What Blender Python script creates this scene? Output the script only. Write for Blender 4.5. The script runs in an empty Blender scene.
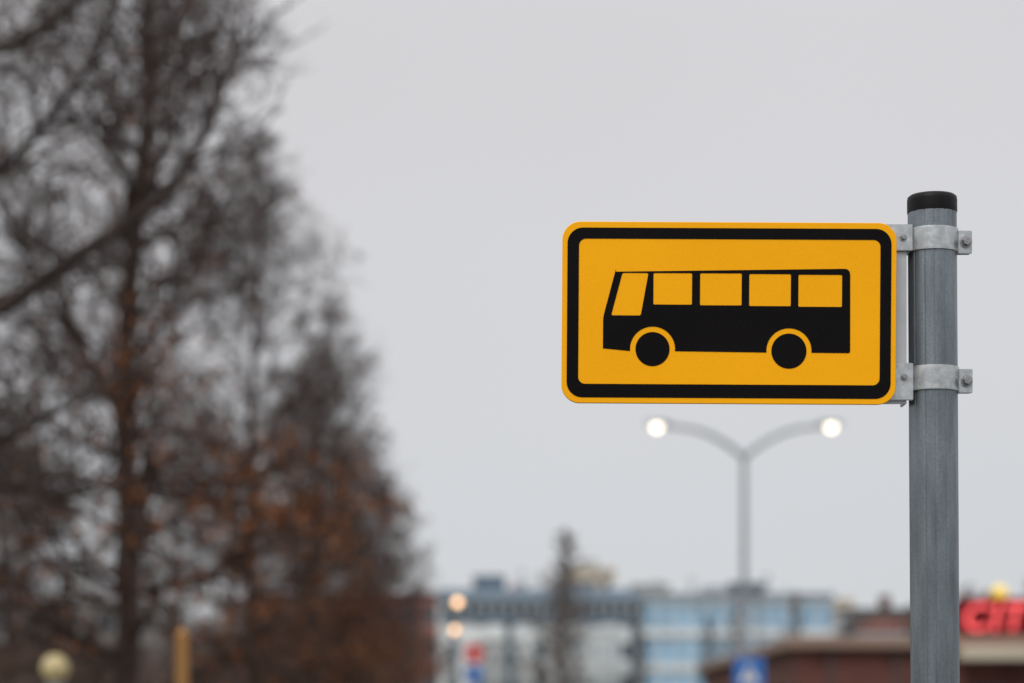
import bpy, bmesh, math, random
from mathutils import Vector, Matrix
R = math.radians
scene = bpy.context.scene
COL = scene.collection

# ------------------------------------------------------------ materials
def mat(name, col, rough=0.7, metal=0.0, var=0.12, scale=3.0, bump=0.0, emit=None, estr=0.0, spec=0.5, stretch=(1,1,1), speck=0.0):
    m = bpy.data.materials.new(name); m.use_nodes = True
    nt = m.node_tree; b = nt.nodes["Principled BSDF"]
    b.inputs["Roughness"].default_value = rough
    b.inputs["Metallic"].default_value = metal
    b.inputs["Specular IOR Level"].default_value = spec
    tc = nt.nodes.new("ShaderNodeTexCoord")
    mp = nt.nodes.new("ShaderNodeMapping"); mp.inputs["Scale"].default_value = stretch
    nz = nt.nodes.new("ShaderNodeTexNoise"); nz.inputs["Scale"].default_value = scale
    nz.inputs["Detail"].default_value = 5
    nt.links.new(tc.outputs["Object"], mp.inputs[0]); nt.links.new(mp.outputs[0], nz.inputs["Vector"])
    cr = nt.nodes.new("ShaderNodeValToRGB")
    cr.color_ramp.elements[0].position = 0.3; cr.color_ramp.elements[1].position = 0.7
    cr.color_ramp.elements[0].color = [max(0, c*(1-var)) for c in col]+[1]
    cr.color_ramp.elements[1].color = [min(1, c*(1+var)) for c in col]+[1]
    nt.links.new(nz.outputs["Fac"], cr.inputs[0])
    out = cr.outputs[0]
    if speck:
        n2 = nt.nodes.new("ShaderNodeTexNoise"); n2.inputs["Scale"].default_value = 420; n2.inputs["Detail"].default_value = 3
        nt.links.new(tc.outputs["Object"], n2.inputs["Vector"])
        r2 = nt.nodes.new("ShaderNodeMapRange"); r2.inputs[1].default_value=.35; r2.inputs[2].default_value=.65
        r2.inputs[3].default_value = 1-speck; r2.inputs[4].default_value = 1+speck
        nt.links.new(n2.outputs["Fac"], r2.inputs[0])
        vm = nt.nodes.new("ShaderNodeVectorMath"); vm.operation='SCALE'
        nt.links.new(out, vm.inputs[0]); nt.links.new(r2.outputs[0], vm.inputs["Scale"]); out = vm.outputs[0]
    nt.links.new(out, b.inputs["Base Color"])
    if bump:
        bp = nt.nodes.new("ShaderNodeBump"); bp.inputs["Strength"].default_value = bump
        bp.inputs["Distance"].default_value = 0.002
        nt.links.new(nz.outputs["Fac"], bp.inputs["Height"]); nt.links.new(bp.outputs[0], b.inputs["Normal"])
    if emit:
        b.inputs["Emission Color"].default_value = list(emit)+[1]
        b.inputs["Emission Strength"].default_value = estr
    return m

M = {}
M['yellow'] = mat("sign_yellow_sheeting", (0.965,0.425,0.004), 0.5, 0, 0.03, 5, spec=0.10, speck=.025)
M['black']  = mat("sign_black_film", (0.006,0.0052,0.006), 0.5, 0, 0.15, 8, spec=0.05, speck=.2)
M['alu']    = mat("sign_aluminium", (0.50,0.51,0.53), 0.45, 0.7, 0.08, 30, 0.2)
M['pole']   = mat("pole_weathered_aluminium", (0.20,0.23,0.255), 0.40, 0.8, 0.22, 70, 0.4, stretch=(1,1,0.16), speck=.10)
M['clamp']  = mat("clamp_galvanised", (0.50,0.525,0.545), 0.38, 0.8, 0.2, 90, 0.25, speck=.05)
M['bolt']   = mat("bolt_steel", (0.33,0.33,0.34), 0.35, 0.9, 0.2, 150, 0.3)
M['cap']    = mat("cap_black_plastic", (0.006,0.005,0.007), 0.5, 0, 0.3, 60, 0.2, spec=0.2)
M['bark']   = mat("bark", (0.066,0.044,0.038), 0.9, 0, 0.3, 6, spec=.2)
M['bark_n'] = mat("bark_dark", (0.056,0.043,0.040), 0.9, 0, 0.3, 6, spec=.2)
M['leaf']   = mat("dead_oak_leaves", (0.27,0.098,0.034), 0.8, 0, 0.5, 4, spec=.2)
M['asphalt']= mat("asphalt", (0.05,0.05,0.052), 0.9, 0, 0.25, 12, 0.4)
M['pave']   = mat("pavement_asphalt", (0.09,0.09,0.09), 0.9, 0, 0.2, 8, 0.4)
M['kerb']   = mat("granite_kerb", (0.3,0.29,0.28), 0.85, 0, 0.25, 15, 0.3)
M['paint']  = mat("road_paint", (0.7,0.7,0.68), 0.7, 0, 0.15, 6)
M['grass']  = mat("winter_grass", (0.085,0.085,0.04), 0.95, 0, 0.4, 2.5, 0.5)
M['lampmetal'] = mat("lamp_grey_steel", (0.24,0.26,0.29), 0.5, 0.3, 0.1, 2)
M['lampglow']  = mat("lamp_lit_lens", (0.9,0.85,0.75), 0.4, 0, 0.02, 2, emit=(1.0,0.84,0.60), estr=4.5)
M['warmglow']  = mat("lamp_warm_lens", (0.9,0.8,0.6), 0.4, 0, 0.02, 2, emit=(1.0,0.55,0.27), estr=3.2)
M['yelglow']   = mat("lamp_yellow_lens", (0.8,0.6,0.1), 0.4, 0, 0.02, 2, emit=(1.0,0.60,0.02), estr=0.45)
M['globe']  = mat("globe_opal_glass", (0.48,0.39,0.21), 0.35, 0, 0.03, 2, emit=(0.9,0.7,0.35), estr=0.05)
M['wood']   = mat("post_timber", (0.36,0.18,0.05), 0.8, 0, 0.25, 8, stretch=(1,1,0.1))
M['glass']  = mat("window_glass", (0.08,0.105,0.13), 0.15, 0, 0.2, 0.4, spec=0.6)
M['glassblue'] = mat("blue_facade_glass", (0.24,0.43,0.62), 0.25, 0, 0.25, 0.25, spec=0.7)
M['whitewall'] = mat("white_render", (0.66,0.69,0.71), 0.85, 0, 0.08, 0.3)
M['bluegrey']  = mat("bluegrey_cladding", (0.20,0.26,0.33), 0.7, 0, 0.12, 0.3)
M['darkblue']  = mat("slate_cladding", (0.09,0.13,0.18), 0.7, 0, 0.12, 0.3)
M['beige']  = mat("beige_render", (0.50,0.44,0.35), 0.85, 0, 0.1, 0.3)
M['greywall']= mat("grey_render", (0.34,0.35,0.37), 0.85, 0, 0.1, 0.3)
M['redbrick']= mat("red_brown_brick", (0.11,0.04,0.032), 0.9, 0, 0.2, 1.5)
M['pinkred']= mat("faded_red_cladding", (0.30,0.14,0.12), 0.9, 0, 0.2, .5)
M['fascia'] = mat("fascia_tan_sheet", (0.27,0.18,0.14), 0.6, 0, 0.1, 0.6)
M['roofdark']= mat("roof_felt", (0.08,0.08,0.085), 0.9, 0, 0.2, 1)
M['signred'] = mat("sign_dark_red", (0.15,0.005,0.01), 0.6, 0, 0.06, 1, spec=.2)
M['letter'] = mat("letter_red_lit", (0.8,0.10,0.10), 0.5, 0, 0.04, 1, emit=(1.0,0.10,0.11), estr=0.9)
M['blue']   = mat("sign_blue", (0.03,0.15,0.48), 0.5, 0, 0.05, 2)
M['white']  = mat("sign_white", (0.8,0.8,0.8), 0.5, 0, 0.03, 2)
M['red']    = mat("sign_red", (0.6,0.03,0.03), 0.5, 0, 0.03, 2)
M['far']    = mat("haze_paled_twigs", (0.15,0.13,0.125), 0.95, 0, 0.3, 0.1)  # distance haze put into the base colour: paler than the twigs themselves
M['hedge']  = mat("shrub_twigs", (0.085,0.055,0.045), 0.95, 0, 0.4, 0.8)

# ------------------------------------------------------------ helpers
def obj(name, me, parent=None, material=None, loc=(0,0,0)):
    o = bpy.data.objects.new(name, me); COL.objects.link(o)
    o.location = loc
    if parent: o.parent = parent
    if material and me and not me.materials: me.materials.append(material)
    return o
def empty(name, loc=(0,0,0)):
    o = bpy.data.objects.new(name, None); COL.objects.link(o); o.location = loc
    o.empty_display_size = 0.2
    return o
def smooth(me, ang=40):
    for p in me.polygons: p.use_smooth = True
    try: me.set_sharp_from_angle(angle=R(ang))
    except Exception: pass
def boxes_mesh(name, bl, bevel=0.0):
    bm = bmesh.new()
    for (x0,x1,y0,y1,z0,z1) in bl:
        r = bmesh.ops.create_cube(bm, size=1.0)
        for v in r['verts']:
            v.co = Vector(((x0+x1)/2+v.co.x*(x1-x0),(y0+y1)/2+v.co.y*(y1-y0),(z0+z1)/2+v.co.z*(z1-z0)))
    if bevel: bmesh.ops.bevel(bm, geom=bm.edges[:], offset=bevel, segments=2, affect='EDGES')
    me = bpy.data.meshes.new(name); bm.to_mesh(me); bm.free(); return me
def lathe(name, prof, seg=48, rfun=None):
    vs=[]; fs=[]
    for (r,z) in prof:
        for i in range(seg):
            a=2*math.pi*i/seg; rr=r*(rfun(a) if rfun else 1)
            vs.append((rr*math.cos(a), rr*math.sin(a), z))
    n=len(prof)
    for k in range(n-1):
        for i in range(seg):
            j=(i+1)%seg
            fs.append((k*seg+i,k*seg+j,(k+1)*seg+j,(k+1)*seg+i))
    fs.append(tuple(range(seg-1,-1,-1))); fs.append(tuple((n-1)*seg+i for i in range(seg)))
    me=bpy.data.meshes.new(name); me.from_pydata(vs,[],fs); me.update(); return me

class Tubes:
    def __init__(s): s.v=[]; s.f=[]; s.mi=[]
    def chain(s, pts, rad, sides=3, mi=0):
        base=len(s.v); n=len(pts)
        for k in range(n):
            d=(pts[min(k+1,n-1)]-pts[max(k-1,0)])
            if d.length<1e-7: d=Vector((0,0,1))
            d.normalize()
            a=d.cross(Vector((0.13,0.97,0.2)) if abs(d.z)>0.8 else Vector((0,0,1))); a.normalize(); b=d.cross(a)
            for i in range(sides):
                t=2*math.pi*i/sides
                s.v.append(tuple(pts[k]+(a*math.cos(t)+b*math.sin(t))*rad[k]))
        for k in range(n-1):
            for i in range(sides):
                j=(i+1)%sides
                s.f.append((base+k*sides+i,base+k*sides+j,base+(k+1)*sides+j,base+(k+1)*sides+i)); s.mi.append(mi)
    def quad(s, c, size, rng, mi=1):
        u=Vector((rng.gauss(0,1),rng.gauss(0,1),rng.gauss(0,1))).normalized()
        w=u.cross(Vector((rng.gauss(0,1),rng.gauss(0,1),rng.gauss(0,1)))).normalized()
        b=len(s.v); l=size*rng.uniform(.7,1.3)
        for q in (-u*l*.5, w*l*.3, u*l*.5, -w*l*.3): s.v.append(tuple(c+q))
        s.f.append((b,b+1,b+2,b+3)); s.mi.append(mi)
    def mesh(s,name,mats,sm=True):
        me=bpy.data.meshes.new(name); me.from_pydata(s.v,[],s.f)
        for m in mats: me.materials.append(m)
        me.polygons.foreach_set('material_index', s.mi)
        me.update(); return me

# ------------------------------------------------------------ bare trees
def perp(d,rng):
    v=Vector((rng.gauss(0,1),rng.gauss(0,1),rng.gauss(0,1)))
    v=v-d*v.dot(d)
    return v.normalized()
def limb(T,p,d,L,r,level,rng,P,leafy=0.0):
    rm=P.get('rmax')
    if rm:
        # keep the natural crown outline: shorten shoots that would leave it
        e=p+d*L; lim=rm(e.z); h=math.hypot(e.x,e.y)
        if h>lim: L*=max(0,1-(h-lim)/max(.05,L))
        if L<.10: return
    n=(0,9,5,4,2)[level]; st=L/n; pts=[p.copy()]; dirs=[d.copy()]; q=p.copy(); d=d.copy()
    wob=(0,.13,.17,.2,.22)[level]
    for i in range(n):
        d=(d+Vector((rng.gauss(0,wob),rng.gauss(0,wob),rng.gauss(0,wob)+P['up']))).normalized()
        q=q+d*st; pts.append(q.copy()); dirs.append(d.copy())
    rmin=P['rmin']
    rad=[max(rmin,r*(1-0.85*(i/n))) for i in range(n+1)]
    T.chain(pts,rad,(0,6,4,3,3)[level],0)
    if level>=3 and P.get('leafzone'):
        lz=P['leafzone'](p)
        for _ in range(P['nleaf']):
            if rng.random()<lz:
                k=rng.randint(0,n); T.quad(pts[k]+Vector((rng.gauss(0,.05),rng.gauss(0,.05),rng.gauss(0,.05)-.03)),0.10,rng)
    if level==4: return
    nc=P['kids'][level]
    if level==1: nc=max(4,int(nc*L/3.0))
    for c in range(nc):
        t=rng.uniform(0.15,1.0) if level>1 else (0.12+0.88*(c+rng.random())/nc)
        k=min(n,int(t*n)); f=t*n-k; k2=min(n,k+1)
        pos=pts[k].lerp(pts[k2],max(0,f))
        a=R(rng.uniform(25,62)); dd=(dirs[k]*math.cos(a)+perp(dirs[k],rng)*math.sin(a)).normalized()
        LL=(0,L*rng.uniform(.28,.5)*(1.15-.6*t), L*rng.uniform(.35,.6), L*rng.uniform(.4,.8))[level]
        limb(T,pos,dd,max(LL,.12),max(rmin,rad[k]*0.55),level+1,rng,P,leafy)
def make_tree(name,seed,H,base,prof,nprim,P,trunk_r=.16,mats=None,extra=None,lean=0.01):
    rng=random.Random(seed); T=Tubes()
    n=16; pts=[]; x=y=0
    for i in range(n+1):
        pts.append(Vector((x,y,H*i/n))); x+=rng.gauss(lean,.05); y+=rng.gauss(0,.05)
    rad=[max(.012,trunk_r*(1-i/n)**.8*(1.35 if i==0 else 1)) for i in range(n+1)]
    T.chain(pts,rad,12,0)
    az=rng.random()*6
    for c in range(nprim):
        t=(c+rng.random())/nprim; z=base+(H-base)*t**0.95
        k=min(n-1,int(z/H*n)); pos=pts[k].lerp(pts[k+1],z/H*n-k)
        az+=2.4+rng.gauss(0,.3)
        el=R(12+55*t+rng.gauss(0,9))
        d=Vector((math.cos(az)*math.cos(el),math.sin(az)*math.cos(el),math.sin(el)))
        L=prof(t)*rng.uniform(.62,1.18)
        limb(T,pos,d,L,max(.012,rad[k]*.42),1,rng,P)
    if extra: extra(T,rng,P)
    return T.mesh(name,mats or [M['bark'],M['leaf']])

def crown(z): return 3.4+.28*math.sin(z*2.1) if z<5 else max(.9,3.4-(z-5)*.17+.28*math.sin(z*2.1))
# dead leaves hang on in patches, mostly on the low sheltered branches
def clump(p,c,s): return math.exp(-((p.x-c[0])**2/s[0]**2+(p.y-c[1])**2/s[1]**2+(p.z-c[2])**2/s[2]**2))
def zoneA(p):
    v=.95*clump(p,(1.6,-.8,4.2),(1.15,2.0,.75))+.75*clump(p,(2.7,-.4,3.3),(.8,1.8,.6))+.5*clump(p,(.4,-1.6,5.6),(.8,1,.5))+.35*clump(p,(-2.2,.5,3.6),(1,1.5,.7))
    return min(1,v*(.75+.35*math.sin(p.x*5+p.z*4)))+(.05 if p.z<6 else .01)
def zoneB(p):
    return .45*clump(p,(1.5,.5,3.4),(1.5,1.5,.9))+.3*clump(p,(-1.5,-1,3.0),(1.5,1.5,.9))+(.06 if p.z<6 else 0)
P1=dict(up=.03,rmin=.0055,kids=(0,13,6,3),nleaf=3,rmax=crown,leafzone=zoneA)
P1b=dict(P1); P1b['leafzone']=zoneB
def prof1(t): return (3.9*(1-t)**.7+.7) if t>.12 else 3.2+t*4
meA=make_tree("oak_mesh_a",12,14.6,1.9,prof1,72,P1,.18)
meB=make_tree("oak_mesh_b",23,12.5,1.8,prof1,52,P1b,.15)

# nearest tree: open crown, one long limb reaching out over the pavement
def extra_near(T,rng,P):
    for pl,rl,nk in (([(0.05,0,3.9),(.7,.1,4.25),(1.35,.15,4.35),(1.95,.1,4.75),(2.45,0,5.05),(2.75,-.05,5.5),(2.9,0,6.0),(3.0,0,6.6)],[.085,.072,.06,.048,.038,.027,.017,.008],4),
                  ([(0.1,0,5.6),(.8,-.2,5.9),(1.5,-.2,6.0),(2.0,-.1,6.4),(2.4,0,7.0)],[.06,.05,.04,.028,.012],5),
                  ([(0.1,.3,4.7),(.8,.5,5.1),(1.4,.6,5.5),(1.9,.5,6.1),(2.2,.5,6.9)],[.05,.04,.03,.02,.01],5),
                  ([(0.1,0,2.9),(.7,-.3,3.1),(1.3,-.3,3.15),(1.9,-.3,3.05),(2.4,-.2,3.2)],[.05,.04,.032,.02,.008],4)):
        pts=[Vector(p) for p in pl]
        T.chain(pts,rl,8,0)
        for k in range(1,len(pts)):
            for _ in range(nk):
                d=(pts[k]-pts[k-1]).normalized(); a=R(rng.uniform(30,65))
                limb(T,pts[k].lerp(pts[k-1],rng.random()),(d*math.cos(a)+perp(d,rng)*math.sin(a)).normalized(),rng.uniform(.5,1.2),.013,2,rng,P,0)
P2=dict(up=.03,rmin=.0048,kids=(0,10,5,3),nleaf=1,rmax=lambda z:3.2 if z>4.6 else 2.5)
meN=make_tree("near_tree_mesh",5,11.5,2.4,lambda t:2.8*(1-t)**.6+.5,30,P2,.15,[M['bark_n'],M['leaf']],extra_near)
obj("bare_oak_tree",meN,loc=(-4.75,16,0))
TX=-4.75
for (y,dx,rz,s,sz,me) in [(30,0,0,1,1,meA),(44,-.1,.8,.95,.93,meB),(58,0,.4,.9,.78,meA),(73,-.1,4,.95,.76,meB),(90,-.3,5.1,.9,.70,meA)]:
    o=obj("bare_oak_tree",me,loc=(TX+dx,y,0)); o.rotation_euler=(0,0,rz); o.scale=(s,s,sz)
# second row deeper in the park
for i,(x,y,rz,s) in enumerate([(-11,42,1,.75),(-12.5,60,2,.8)]):
    o=obj("bare_oak_tree",(meB,meA)[i%2],loc=(x,y,0)); o.rotation_euler=(0,0,rz); o.scale=(s,s,s*.8)

# small bare trees far off
P3=dict(up=.05,rmin=.018,kids=(0,9,5,2),nleaf=1)
meS=make_tree("small_tree_mesh",31,12,2.0,lambda t:1.9*(1-t)**.5+.4,46,P3,.18,[M['far'],M['leaf']])
for (x,y,s,w) in [(2.75,150,1.08,1.35),(3.5,168,1.0,1.3),(24,205,1.0,1),(29,208,.9,1),(14.5,180,.75,1),(33,200,.9,1.5),(20,215,.95,1),(44,205,1.1,1.3),(-14,170,1.1,1),(-8,190,.9,1),(38,190,.95,1.5),(41,215,1.1,1.4),(10.5,200,.7,1.2)]:
    o=obj("bare_birch_tree",meS,loc=(x,y,0)); o.rotation_euler=(0,0,x*1.7); o.scale=(s*w,s*w,s)

# shrubs / hedge at the park edge
def twigmass(name,xs,ys,hf,n,material,rl,rr,seed):
    rng=random.Random(seed); T=Tubes()
    for _ in range(n):
        x=rng.uniform(*xs); y=rng.uniform(*ys); h=hf(x,y,rng)
        z=rng.uniform(0,h); d=Vector((rng.gauss(0,.5),rng.gauss(0,.5),1)).normalized()
        L=rng.uniform(*rl); p=Vector((x,y,z*.9))
        T.chain([p,p+d*L*.5,p+(d+Vector((rng.gauss(0,.2),rng.gauss(0,.2),0)))*L],[rr,rr*.7,rr*.3],3,0)
    return obj(name,T.mesh(name,[material]))
hb=lambda a,b,k:(lambda x,y,rng:a+b*(.5+.5*math.sin(x*k+1.3*math.sin(x*k*.37)+y*.2)))
twigmass("shrub_hedge",(-9.5,-7.5),(34,130),hb(1.6,1.6,.9),15000,M['hedge'],(.3,1.0),.014,3)
twigmass("distant_tree_line",(-160,260),(345,375),hb(9,6.5,.13),26000,M['far'],(2,5),.10,4)
twigmass("park_shrubs",(-40,-8),(120,150),hb(4,3,.35),9000,M['hedge'],(1,2.2),.035,9)

# ------------------------------------------------------------ ground, road, pavement
def sheet(name,x0,x1,y0,y1,z,m): 
    me=bpy.data.meshes.new(name); me.from_pydata([(x0,y0,z),(x1,y0,z),(x1,y1,z),(x0,y1,z)],[],[(0,1,2,3)]); return obj(name,me,None,m)
sheet("ground",-3000,3000,-3000,3000,0,M['grass'])
def slab(name,bl,m,bev=.0): return obj(name,boxes_mesh(name,bl,bev),None,m)
slab("road",[(.9,11.4,-60,76,-.3,.02),(-90,120,76,88,-.3,.016)],M['asphalt'])
slab("pavement",[(-2.4,.75,-60,74,-.3,.14),(11.55,14,-60,74,-.3,.14),(-90,120,89.2,93,-.3,.14)],M['pave'])
slab("kerb",[(.75,.9,-60,74,-.3,.15),(11.4,11.55,-60,74,-.3,.15),(4.15,4.3,-60,72,-.3,.15),(8,8.15,-60,72,-.3,.15),(-90,120,89.05,89.2,-.3,.15)],M['kerb'],.01)
slab("median_grass",[(4.3,8,-60,72,-.3,.13)],M['grass'])
marks=[(1.05,1.15,-60,74,.02,.024),(11.15,11.25,-60,74,.02,.024)]+[(x,x+2,81.95,82.07,.016,.0201) for x in range(-80,110,6)]
slab("road_markings",marks,M['paint'])

# ------------------------------------------------------------ bus stop sign and post
U=1/817.0     # artwork unit (about 1.22 mm)
sign=empty("bus_stop_sign",(0,2.982,0))
PX=0.5180
lean=0.0062
pole_parts=empty("post_assembly"); pole_parts.parent=sign; pole_parts.location=(PX+lean*2.25,0,0)
pole_parts.rotation_euler=(0,-lean,0)
def groove(a):
    g=0
    for k in range(14):
        c=(k+.35)*2*math.pi/14; d=abs((a-c+math.pi)%(2*math.pi)-math.pi)
        if d<.05: g=max(g,1-d/.05)
    return 1-.020*min(1,g*1.4)
me=lathe("post",[(.0299,.1),(.0299,1.0),(.0299,1.8),(.0299,2.238)],320,groove); smooth(me,50)
obj("post",me,pole_parts,M['pole'])
me=lathe("post_cap",[(.0285,2.225),(.0304,2.2252),(.0306,2.227),(.0306,2.240),(.0300,2.2445),(.027,2.2468),(.015,2.2478),(.001,2.248)],64); smooth(me,60)
obj("post_cap",me,pole_parts,M['cap'])
obj("post_base",lathe("post_base",[(.06,.10),(.06,.19),(.045,.2),(.03,.21)],32),pole_parts,M['pole'])

def zof(py): return 1.6+(720-py)*U
def hexbolt(name,x,y,z,r,parent,m,h=.006):
    me=lathe(name,[(r*1.55,0),(r*1.55,.0015),(r*1.05,.0016),(r*1.05,.0016+h*.8),(r*.9,.0016+h),(.0002,.0016+h)],24)
    o=obj(name,me,parent,m,(x,y,z)); o.rotation_euler=(R(90),0,0)
    me2=lathe(name+"_head",[(r*1.15,0),(r*1.15,h),(r,h*1.2)],6)
    o2=obj(name+"_head",me2,parent,m,(x,y-.0015,z)); o2.rotation_euler=(R(90),R(17),0)
for idx,(ya,yb) in enumerate([(226,250),(365,390)]):
    z0,z1=zof(yb),zof(ya); zc=(z0+z1)/2
    X0=PX+ (0 if idx==0 else .0008)
    g=empty("clamp_%d"%(idx+1)); g.parent=sign; g.location=(X0,0,0)
    me=lathe("band",[(.0305,z0),(.0320,z0+.0006),(.0322,z0+.003),(.0317,zc),(.0322,z1-.003),(.0320,z1-.0006),(.0305,z1)],96); smooth(me,50)
    obj("band",me,g,M['clamp'])
    obj("lug_front",boxes_mesh("lug_front",[(.0305,.0475,-.0105,-.0075,z0-.002,z1-.003)],.0008),g,M['clamp'])
    obj("lug_rear",boxes_mesh("lug_rear",[(.0300,.0470,.002,.005,z0-.001,z1-.002)],.0008),g,M['clamp'])
    hexbolt("clamp_bolt",.0400,-.0105,zc-.0025,.0048,g,M['bolt'])
    obj("arm",boxes_mesh("arm",[(-.062,-.027,-.0195,-.0155,z0-.012*(idx),z1+.003)],.0008),g,M['clamp'])
    hexbolt("arm_bolt",-.0385,-.0195,zc+.001,.0028,g,M['bolt'],.003)
# panel channel between the clamps
ch=obj("panel_channel",boxes_mesh("panel_channel",[(PX-.068,PX-.0335,-.0135,-.011,zof(403),zof(224)),(PX-.0365,PX-.0335,-.011,.018,zof(403),zof(224))],.0006),sign,M['alu'])

panel=empty("panel"); panel.parent=sign; panel.location=(216.5*U,-.0265,zof(313.8))
panel.rotation_euler=(0,R(.40),R(-.6))
def A(px,py): return ((px-729)*U,(313-py)*U)
def rrect(x0,y0,x1,y1,r,n=10):
    out=[]
    for (cx,cy,a0) in ((x1-r,y1-r,0),(x0+r,y1-r,90),(x0+r,y0+r,180),(x1-r,y0+r,270)):
        for i in range(n+1):
            a=R(a0+90*i/n); out.append((cx+r*math.cos(a),cy+r*math.sin(a)))
    return out
def rpoly(pts,r,n=5):
    out=[]; N=len(pts)
    for i in range(N):
        p=Vector(pts[i]); a=Vector(pts[i-1]); b=Vector(pts[(i+1)%N])
        rr=r if not isinstance(r,(list,tuple)) else r[i]
        if rr<=0: out.append(tuple(p)); continue
        p0=p+(a-p).normalized()*rr; p1=p+(b-p).normalized()*rr
        for k in range(n+1):
            t=k/n; q=p0*(1-t)**2+p*2*t*(1-t)+p1*t*t; out.append(tuple(q))
    return out
def flat(name,loops,y,ext,m,parent,bev=0):
    """2-D outline(s) with holes, in sign artwork units, turned into a thin solid sheet"""
    cu=bpy.data.curves.new(name,'CURVE'); cu.dimensions='2D'; cu.fill_mode='BOTH'; cu.extrude=ext
    if bev: cu.bevel_depth=bev; cu.bevel_resolution=3
    for lp in loops:
        sp=cu.splines.new('POLY'); sp.points.add(len(lp)-1)
        for i,(a,b) in enumerate(lp): sp.points[i].co=(a,b,0,1)
        sp.use_cyclic_u=True
    t=bpy.data.objects.new("tmp",cu); COL.objects.link(t)
    bpy.context.view_layer.update()
    dg=bpy.context.evaluated_depsgraph_get(); me=bpy.data.meshes.new_from_object(t.evaluated_get(dg))
    bpy.data.objects.remove(t); me.name=name
    me.materials.clear(); me.materials.append(m)
    o=obj(name,me,parent,None,(0,y,0)); o.rotation_euler=(R(90),0,0); return o
def W(lp): return [A(*p) for p in lp]
# aluminium tray (back) and yellow face
flat("tray",[W(rrect(563.5,223.5,894.5,402.5,17))],.0045,.0045,M['alu'],panel,.0004)
flat("face",[W(rrect(563,223,895,403,17.5))],-.0010,.0008,M['yellow'],panel,.0008)
yb=-.0030
flat("border",[W(rrect(567.5,228.5,890.5,398,15.5)),W(rrect(579,239.5,879.5,384.5,7))],yb,.0001,M['black'],panel)
# bus pictogram
def arc(cx,cy,r,a0,a1,n=24): return [(cx+r*math.cos(R(a0+(a1-a0)*i/n)),cy-r*math.sin(R(a0+(a1-a0)*i/n))) for i in range(n+1)]
def wheelarch(cx,cy,r,ybot):
    s=math.degrees(math.asin((cy-ybot)/r)); return arc(cx,cy,r,180-s,s)   # over the top, left -> right
body=rpoly([(603.5,351),(603.5,318),(616.5,267.5)],[2,4,5])
body+=rpoly([(616.5,267.5),(849.5,268.5),(850,352.5),(700,352)],[0,6,2,0])[1:-1]
bot=[]
a2=wheelarch(789,350.5,22.5,352.3); a1=wheelarch(653,349.5,22.5,351.5)
bot=list(reversed(a2))+list(reversed(a1))
outline=body+bot
wins=[rpoly([(622.5,273.5),(648.5,273.5),(641,316),(611.5,316)],2),
      rrect(653.5,273.5,692,305,1.2,3),rrect(700,273.5,741.5,305.5,1.2,3),rrect(749,274,790.5,306,1.2,3),rrect(798,274.5,841.5,306.5,1.2,3)]
flat("bus_body",[W(outline)]+[W(w) for w in wins],yb,.0001,M['black'],panel)
flat("front_wheel",[W(arc(653,349.5,17,0,355,70))],yb,.0001,M['black'],panel)
flat("rear_wheel",[W(arc(789,350.8,17.5,0,355,70))],yb,.0001,M['black'],panel)

# ------------------------------------------------------------ street lamps
def street_lamp(loc,H,arm,glow,double=True,rr=.085,rot=0):
    e=empty("street_lamp",loc); e.rotation_euler=(0,0,rot)
    me=lathe("pole",[(rr*1.5,0),(rr*1.5,.9),(rr*1.15,1.0),(rr*.8,H-.9)],20); smooth(me,50); obj("pole",me,e,M['lampmetal'])
    for s in ((-1,1) if double else (1,)):
        T=Tubes(); pts=[]
        for i in range(15):
            t=i/14
            pts.append(Vector((s*arm*t,0,H-.9+.9*(1-(1-t)**2.3))))
        T.chain(pts,[rr*.85-.03*i/14 for i in range(15)],10,0)
        me=T.mesh("arm",[M['lampmetal']]); smooth(me); obj("arm",me,e)
        hd=[(0,.10),(.12,.1),(.17,.07),(.19,0),(.16,-.03),(.001,-.03)]
        me=lathe("lamp_head",[(max(.001,r),z) for r,z in reversed(hd)],24); smooth(me,50)
        o=obj("lamp_head",me,e,M['lampmetal'],(s*(arm+.22),0,H+.07)); o.scale=(2.0,1,1)
        me=lathe("lens",[(.001,-.17),(.07,-.16),(.12,-.11),(.135,-.05),(.135,.0)],24); smooth(me,80)
        o=obj("lens",me,e,glow,(s*(arm+.26),0,H+.035))
    return e
street_lamp((6.68,69.6,.1),9.95,2.25,M['lampglow'],rr=.10)
def single_lamp(loc,H,glow,R0=.16,name="street_lamp"):
    e=empty(name,loc)
    me=lathe("pole",[(.09,0),(.09,.8),(.06,1.0),(.045,H-.3)],16); obj("pole",me,e,M['lampmetal'])
    me=lathe("collar",[(.05,H-.32),(.1,H-.28),(.11,H-.2),(.06,H-.18)],20); obj("collar",me,e,M['lampmetal'])
    n=14; me=lathe("globe",[(max(.002,R0*math.sin(math.pi*i/n)),H-.02+-R0*math.cos(math.pi*i/n)) for i in range(n+1)],24); smooth(me,180)
    obj("globe",me,e,glow)
    return e
single_lamp((-2.70,120,0),7.45,M['warmglow'],.20)
single_lamp((-3.65,157,0),7.45,M['warmglow'],.26)
single_lamp((23.6,117,0),7.75,M['yelglow'],.38)
single_lamp((-5.1,27,0),2.2,M['globe'],.155,"park_lamp")

# ------------------------------------------------------------ timber post, other road signs
e=empty("wooden_post",(-1.95,14.3,.14))
obj("shaft",boxes_mesh("shaft",[(-.035,.035,-.035,.035,0,1.95)],.006),e,M['wood'])
me=lathe("top",[(.048,1.95),(.045,1.97),(.002,2.02)],4); o=obj("top",me,e,M['wood']); o.rotation_euler=(0,0,R(45))

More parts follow.
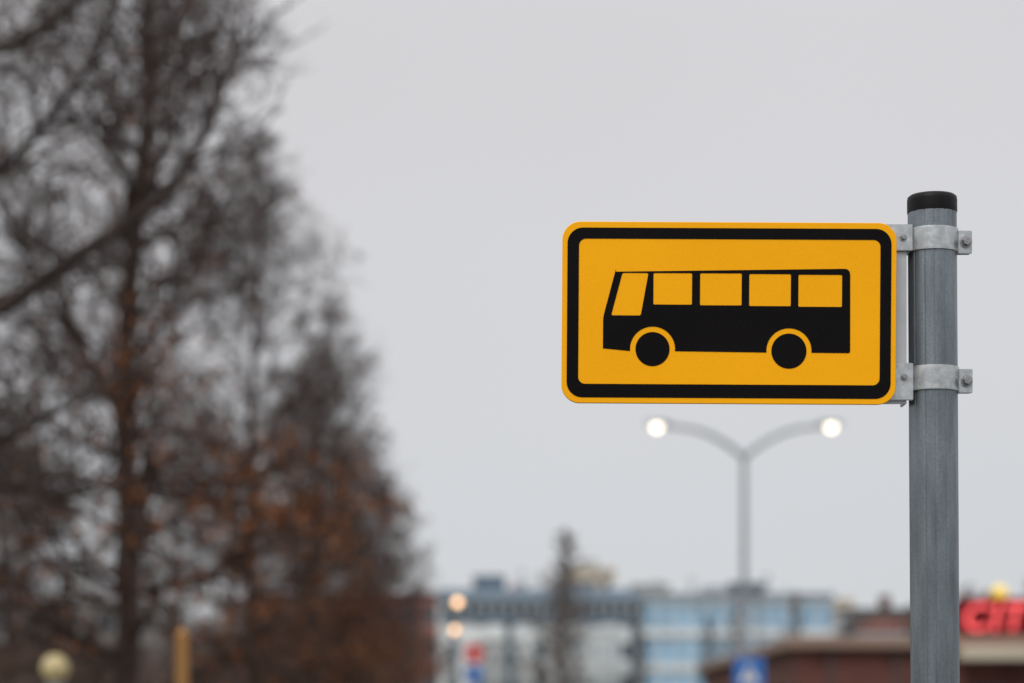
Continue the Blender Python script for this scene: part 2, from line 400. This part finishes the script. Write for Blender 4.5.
def plate(name,w,h,z,m,parent,y=-.045):
    return obj(name,boxes_mesh(name,[(-w/2,w/2,y,y+.015,z-h/2,z+h/2)],.004),parent,m)
e=empty("pedestrian_crossing_sign",(4.9,50,.13))
obj("pole",lathe("pole",[(.03,0),(.03,2.8)],16),e,M['lampmetal'])
plate("blue_plate",.64,.64,2.44,M['blue'],e)
me=bpy.data.meshes.new("white_triangle"); me.from_pydata([(-.2,-.0495,2.24),(.2,-.0495,2.24),(0,-.0495,2.62)],[],[(0,1,2)]); obj("white_triangle",me,e,M['white'])
T=Tubes(); 
for a,b in [((0,2.52),(0,2.40)),((0,2.40),(-.06,2.26)),((0,2.40),(.07,2.26)),((0,2.49),(-.07,2.41)),((0,2.49),(.08,2.43))]:
    T.chain([Vector((a[0],-.052,a[1])),Vector((b[0],-.052,b[1]))],[.014,.012],6)
obj("walking_figure",T.mesh("walking_figure",[M['black']]),e)

e=empty("cycle_path_sign",(-1.18,75,.14))
obj("pole",lathe("pole",[(.03,0),(.03,3.75)],16),e,M['lampmetal'])
me=lathe("blue_disc",[(.32,0),(.32,.015)],40); o=obj("blue_disc",me,e,M['blue'],(0,-.035,2.86)); o.rotation_euler=(R(90),0,0)
me=lathe("red_disc",[(.32,0),(.32,.015)],40); o=obj("red_disc",me,e,M['red'],(0,-.035,3.53)); o.rotation_euler=(R(90),0,0)
obj("white_bar",boxes_mesh("white_bar",[(-.22,.22,-.056,-.0505,3.50,3.56)]),e,M['white'])
T=Tubes()
for cx in (-.12,.12):
    T.chain([Vector((cx+.08*math.cos(i*.5236),-.053,2.80+.08*math.sin(i*.5236))) for i in range(13)],[.01]*13,5)
T.chain([Vector(p) for p in [(-.12,-.053,2.8),(-.05,-.053,2.93),(.09,-.053,2.93),(.12,-.053,2.8)]],[.01]*4,5)
obj("bicycle_symbol",T.mesh("bicycle_symbol",[M['white']]),e)

# direction sign gantry board seen beyond the lamp
e=empty("direction_sign",(16.0,165,0))
obj("posts",boxes_mesh("posts",[(-.9,-.75,-.08,.08,0,9.6),(.75,.9,-.08,.08,0,9.6)]),e,M['lampmetal'])
obj("board",boxes_mesh("board",[(-1.3,1.3,-.14,-.08,10.35,11.0)],.02),e,M['darkblue'])
obj("crossbar",boxes_mesh("crossbar",[(-1.0,1.0,-.075,.075,9.6,10.34)],.02),e,M['lampmetal'])

# ------------------------------------------------------------ buildings
def building(name,x0,x1,y0,y1,h,st,bays,wall,glass,pier=.35,band=.35,roof=None,parapet=.6,base=0,sidebays=4,kids=(),masts=()):
    e=empty(name,((x0+x1)/2,(y0+y1)/2,base)); hx=(x1-x0)/2; hy=(y1-y0)/2
    obj("windows",boxes_mesh("windows",[(-hx+.3,hx-.3,-hy+.3,hy-.3,0,h-.1)]),e,glass)
    fh=h/st; bl=[]
    for k in range(st+1):
        zc=k*fh; a=max(0,zc-fh*band/2); b=min(h,zc+fh*band/2)
        if k==0: b=fh*band*.4
        bl.append((-hx,hx,-hy,hy,a,b))
    obj("floor_bands",boxes_mesh("floor_bands",bl),e,wall)
    bl=[]
    bw=2*hx/bays
    for k in range(bays+1):
        c=-hx+k*bw; w=bw*pier/2
        a=max(-hx-.004,c-w); b=min(hx+.004,c+w)
        bl.append((a,b,-hy-.004,-hy+.35,.001,h-.002)); bl.append((a,b,hy-.35,hy+.004,.001,h-.002))
    bw=2*hy/sidebays
    for k in range(1,sidebays):
        c=-hy+k*bw; w=bw*pier/2
        bl.append((-hx-.004,-hx+.35,c-w,c+w,.001,h-.002)); bl.append((hx-.35,hx+.004,c-w,c+w,.001,h-.002))
    obj("piers",boxes_mesh("piers",bl),e,wall)
    obj("roof",boxes_mesh("roof",[(-hx-.15,hx+.15,-hy-.15,hy+.15,h+.003,h+parapet)]),e,roof or M['roofdark'])
    for i,(a,b,c,d,z,m) in enumerate(kids):
        obj("roof_plant_%d"%(i+1),boxes_mesh("rp",[(a,b,c,d,h+parapet+.003,h+parapet+z)]),e,m)
    if masts:
        obj("masts",boxes_mesh("masts",[(x-.09,x+.09,-hy+1,-hy+1.18,h+parapet+.003,h+parapet+z) for x,z in masts]+[(x-.5,x+.5,-hy+1.05,-hy+1.13,h+parapet+z*.8,h+parapet+z*.8+.1) for x,z in masts]),e,M['lampmetal'])
    return e
building("office_building",-8,13.8,262,285,14.5,4,7,M['whitewall'],M['glass'],.6,.5,M['bluegrey'],1.3,kids=[(-7.2,-3.6,-8,-2,1.7,M['darkblue']),(-2.6,-1.2,-8,-2,.9,M['greywall']),(2.5,6,-6,0,1.0,M['bluegrey']),(8,9.2,-7,-4,.8,M['whitewall'])],masts=[(-1.9,2.2),(7,1.8)])
# enclosed footbridge in front of it
e=empty("footbridge",(2.9,240,0))
obj("deck",boxes_mesh("deck",[(-10,9.9,-1.6,1.6,11.2,12.0)],.03),e,M['darkblue'])
obj("glazed_wall",boxes_mesh("glazed_wall",[(-10,9.9,-1.4,1.4,12.003,13.2)]),e,M['glass'])
obj("mullions",boxes_mesh("mullions",[(-9.9+k*1.1,-9.75+k*1.1,-1.5,1.5,12.004,13.19) for k in range(18)]),e,M['whitewall'])
obj("roof",boxes_mesh("roof",[(-10.2,10.1,-1.8,1.8,13.203,13.75)],.03),e,M['bluegrey'])
obj("columns",boxes_mesh("columns",[(x-.35,x+.35,-.6,.6,0,11.197) for x in (-8.5,-3.2,2.1,9.3)]),e,M['darkblue'])
building("white_service_building",-3.0,1.2,247,257,9.4,3,3,M['whitewall'],M['glass'],.7,.6,M['greywall'],.4)
building("white_stair_block",4.0,11.2,249,258,10.6,3,4,M['whitewall'],M['glassblue'],.8,.7,M['whitewall'],.4)
building("beige_tower_block",7.0,12.4,292,306,19.4,6,3,M['beige'],M['glass'],.6,.55,M['beige'],.6,kids=[(-1.6,.8,-2,2,1.3,M['greywall'])])
building("glass_office_building",12.9,31.6,238,252,13.6,4,12,M['whitewall'],M['glassblue'],.2,.22,M['bluegrey'],.5,kids=[(-8.6,-7.2,-5,-3,1.2,M['greywall']),(-3,1,-3,3,.9,M['greywall']),(5,6,-5,-3,.7,M['whitewall'])],masts=[(-4.5,1.6),(3,2.0)])
building("apartment_building",15,19.5,300,312,18.0,6,4,M['beige'],M['glass'],.5,.5,M['greywall'],.5)
building("red_row_building",33.5,38.5,225,236,11.2,3,5,M['pinkred'],M['glass'],.6,.5,M['roofdark'],.5)
building("grey_apartment_building",33,46,262,276,13.2,4,6,M['greywall'],M['glass'],.5,.45,M['roofdark'],.5,kids=[(-4,-2,-4,-2,1.2,M['beige']),(1,2,-4,-2,1.6,M['redbrick'])])
building("apartment_building",48,75,285,300,14.6,5,9,M['beige'],M['glass'],.5,.45,M['roofdark'],.5)
building("red_brick_school",-30,-8.2,285,300,16,4,8,M['pinkred'],M['glass'],.5,.45,M['redbrick'],.6,kids=[(19,20.5,-5,-3,1.0,M['red'])])
building("grey_apartment_building",-62,-32,220,234,12,4,9,M['greywall'],M['glass'],.5,.45,M['roofdark'],.5)

# brick shop with deep fascia and roof sign
e=empty("shop_building",(0,0,0))
bx0,bx1,by0,by1=11.2,42,95.5,142
obj("glazing",boxes_mesh("glazing",[(bx0+.4,bx1-.4,by0+.4,by1-.4,0,3.4)]),e,M['glass'])
bl=[(bx0+.1,bx1-.1,by0+.1,by1-.1,0,.9),(bx0+.1,bx1-.1,by0+.1,by1-.1,2.9,4.42)]
for k in range(12):
    c=bx0+1+k*2.62; bl.append((c-.5,c+.5,by0+.095,by0+.7,.002,4.4))
for k in range(16):
    c=by0+1.5+k*2.9; bl.append((bx0+.095,bx0+.7,c-.6,c+.6,.002,4.4))
bl.append((bx0+.09,bx0+7,by0+.09,by0+.7,.003,4.41))
obj("brick_walls",boxes_mesh("brick_walls",bl),e,M['redbrick'])
obj("fascia",boxes_mesh("fascia",[(bx0-.35,bx1+.35,by0-.4,by1+.4,4.43,4.86)],.03),e,M['fascia'])
obj("roof_felt",boxes_mesh("roof_felt",[(bx0,bx1,by0,by1,4.863,4.9)]),e,M['roofdark'])
obj("canopy",boxes_mesh("canopy",[(bx0+6.3,bx1,by0-1.4,by0-.42,3.95,4.45)],.03),e,M['beige'])
obj("roof_vents",boxes_mesh("roof_vents",[(15,17,104,106,4.903,5.35),(21,22,110,111,4.903,5.6)]),e,M['greywall'])
obj("downpipes",boxes_mesh("downpipes",[(x-.06,x+.06,by0-.04,by0+.085,.1,4.42) for x in (12.6,15.2)]),e,M['roofdark'])

e=empty("shop_sign",(17.45,95.2,4.93))
obj("panel",boxes_mesh("panel",[(0,9.0,0,.25,0,1.5)],.03),e,M['signred'])
cu=bpy.data.curves.new("letters",'FONT'); cu.body="CITY"; cu.size=1.5; cu.shear=.2; cu.offset=.015; cu.extrude=.04; cu.space_character=1.08
t=bpy.data.objects.new("tmp",cu); COL.objects.link(t); bpy.context.view_layer.update()
me=bpy.data.meshes.new_from_object(t.evaluated_get(bpy.context.evaluated_depsgraph_get())); bpy.data.objects.remove(t); me.materials.clear()
o=obj("letters",me,e,M['letter'],(.22,-.06,.22)); o.rotation_euler=(R(90),0,0)

# ------------------------------------------------------------ world, sun, camera
w=bpy.data.worlds.new("World"); scene.world=w; w.use_nodes=True; nt=w.node_tree
bg=nt.nodes["Background"]; bg.inputs["Strength"].default_value=.1
sky=nt.nodes.new("ShaderNodeTexSky"); sky.sky_type='NISHITA'; sky.sun_disc=False
SE,SR=R(48),R(205)
sky.sun_elevation=SE; sky.sun_rotation=SR
tc=nt.nodes.new("ShaderNodeTexCoord"); sx=nt.nodes.new("ShaderNodeSeparateXYZ"); cr=nt.nodes.new("ShaderNodeValToRGB")
nt.links.new(tc.outputs["Generated"],sx.inputs[0])
mr=nt.nodes.new("ShaderNodeMapRange"); mr.inputs[1].default_value=-1; mr.inputs[2].default_value=1
nt.links.new(sx.outputs["Z"],mr.inputs[0]); nt.links.new(mr.outputs[0],cr.inputs[0])
el=cr.color_ramp.elements
el[0].position=0; el[0].color=(.2,.2,.2,1); el[1].position=1; el[1].color=(1,1,.97,1)
for p,c in ((.49,(.30,.31,.32)),(.5,(.412,.430,.450)),(.56,(.440,.444,.460)),(.60,(.452,.449,.460)),(.64,(.448,.441,.452)),(.72,(.58,.575,.575))):
    x=el.new(p); x.color=(*c,1)
ns=nt.nodes.new("ShaderNodeTexNoise"); ns.inputs["Scale"].default_value=1.6; ns.inputs["Detail"].default_value=3
nt.links.new(tc.outputs["Generated"],ns.inputs["Vector"])
m2=nt.nodes.new("ShaderNodeMapRange"); m2.inputs[3].default_value=13.4; m2.inputs[4].default_value=16.6
nt.links.new(ns.outputs["Fac"],m2.inputs[0])
vm=nt.nodes.new("ShaderNodeVectorMath"); vm.operation='SCALE'
nt.links.new(cr.outputs[0],vm.inputs[0]); nt.links.new(m2.outputs[0],vm.inputs["Scale"])
mx=nt.nodes.new("ShaderNodeMixRGB"); mx.inputs[0].default_value=.95
nt.links.new(sky.outputs[0],mx.inputs[1]); nt.links.new(vm.outputs[0],mx.inputs[2]); nt.links.new(mx.outputs[0],bg.inputs[0])

sd=bpy.data.lights.new("sun",'SUN'); sd.energy=1.5; sd.angle=R(25); sd.color=(1,.96,.90)
so=bpy.data.objects.new("sun",sd); COL.objects.link(so)
D=Vector((math.sin(SR)*math.cos(SE),math.cos(SR)*math.cos(SE),math.sin(SE)))
so.rotation_euler=D.to_track_quat('Z','Y').to_euler()

cd=bpy.data.cameras.new("camera"); cd.lens=85; cd.sensor_width=36; cd.clip_end=6000; cd.clip_start=.1
cd.shift_y=(720-341.5)/1024
cd.dof.use_dof=True; cd.dof.focus_distance=2.953; cd.dof.aperture_fstop=4.0
co=bpy.data.objects.new("camera",cd); COL.objects.link(co); co.location=(0,0,1.6); co.rotation_euler=(R(90),0,0)
scene.camera=co
scene.view_settings.view_transform='Standard'; scene.view_settings.look='None'; scene.view_settings.exposure=0
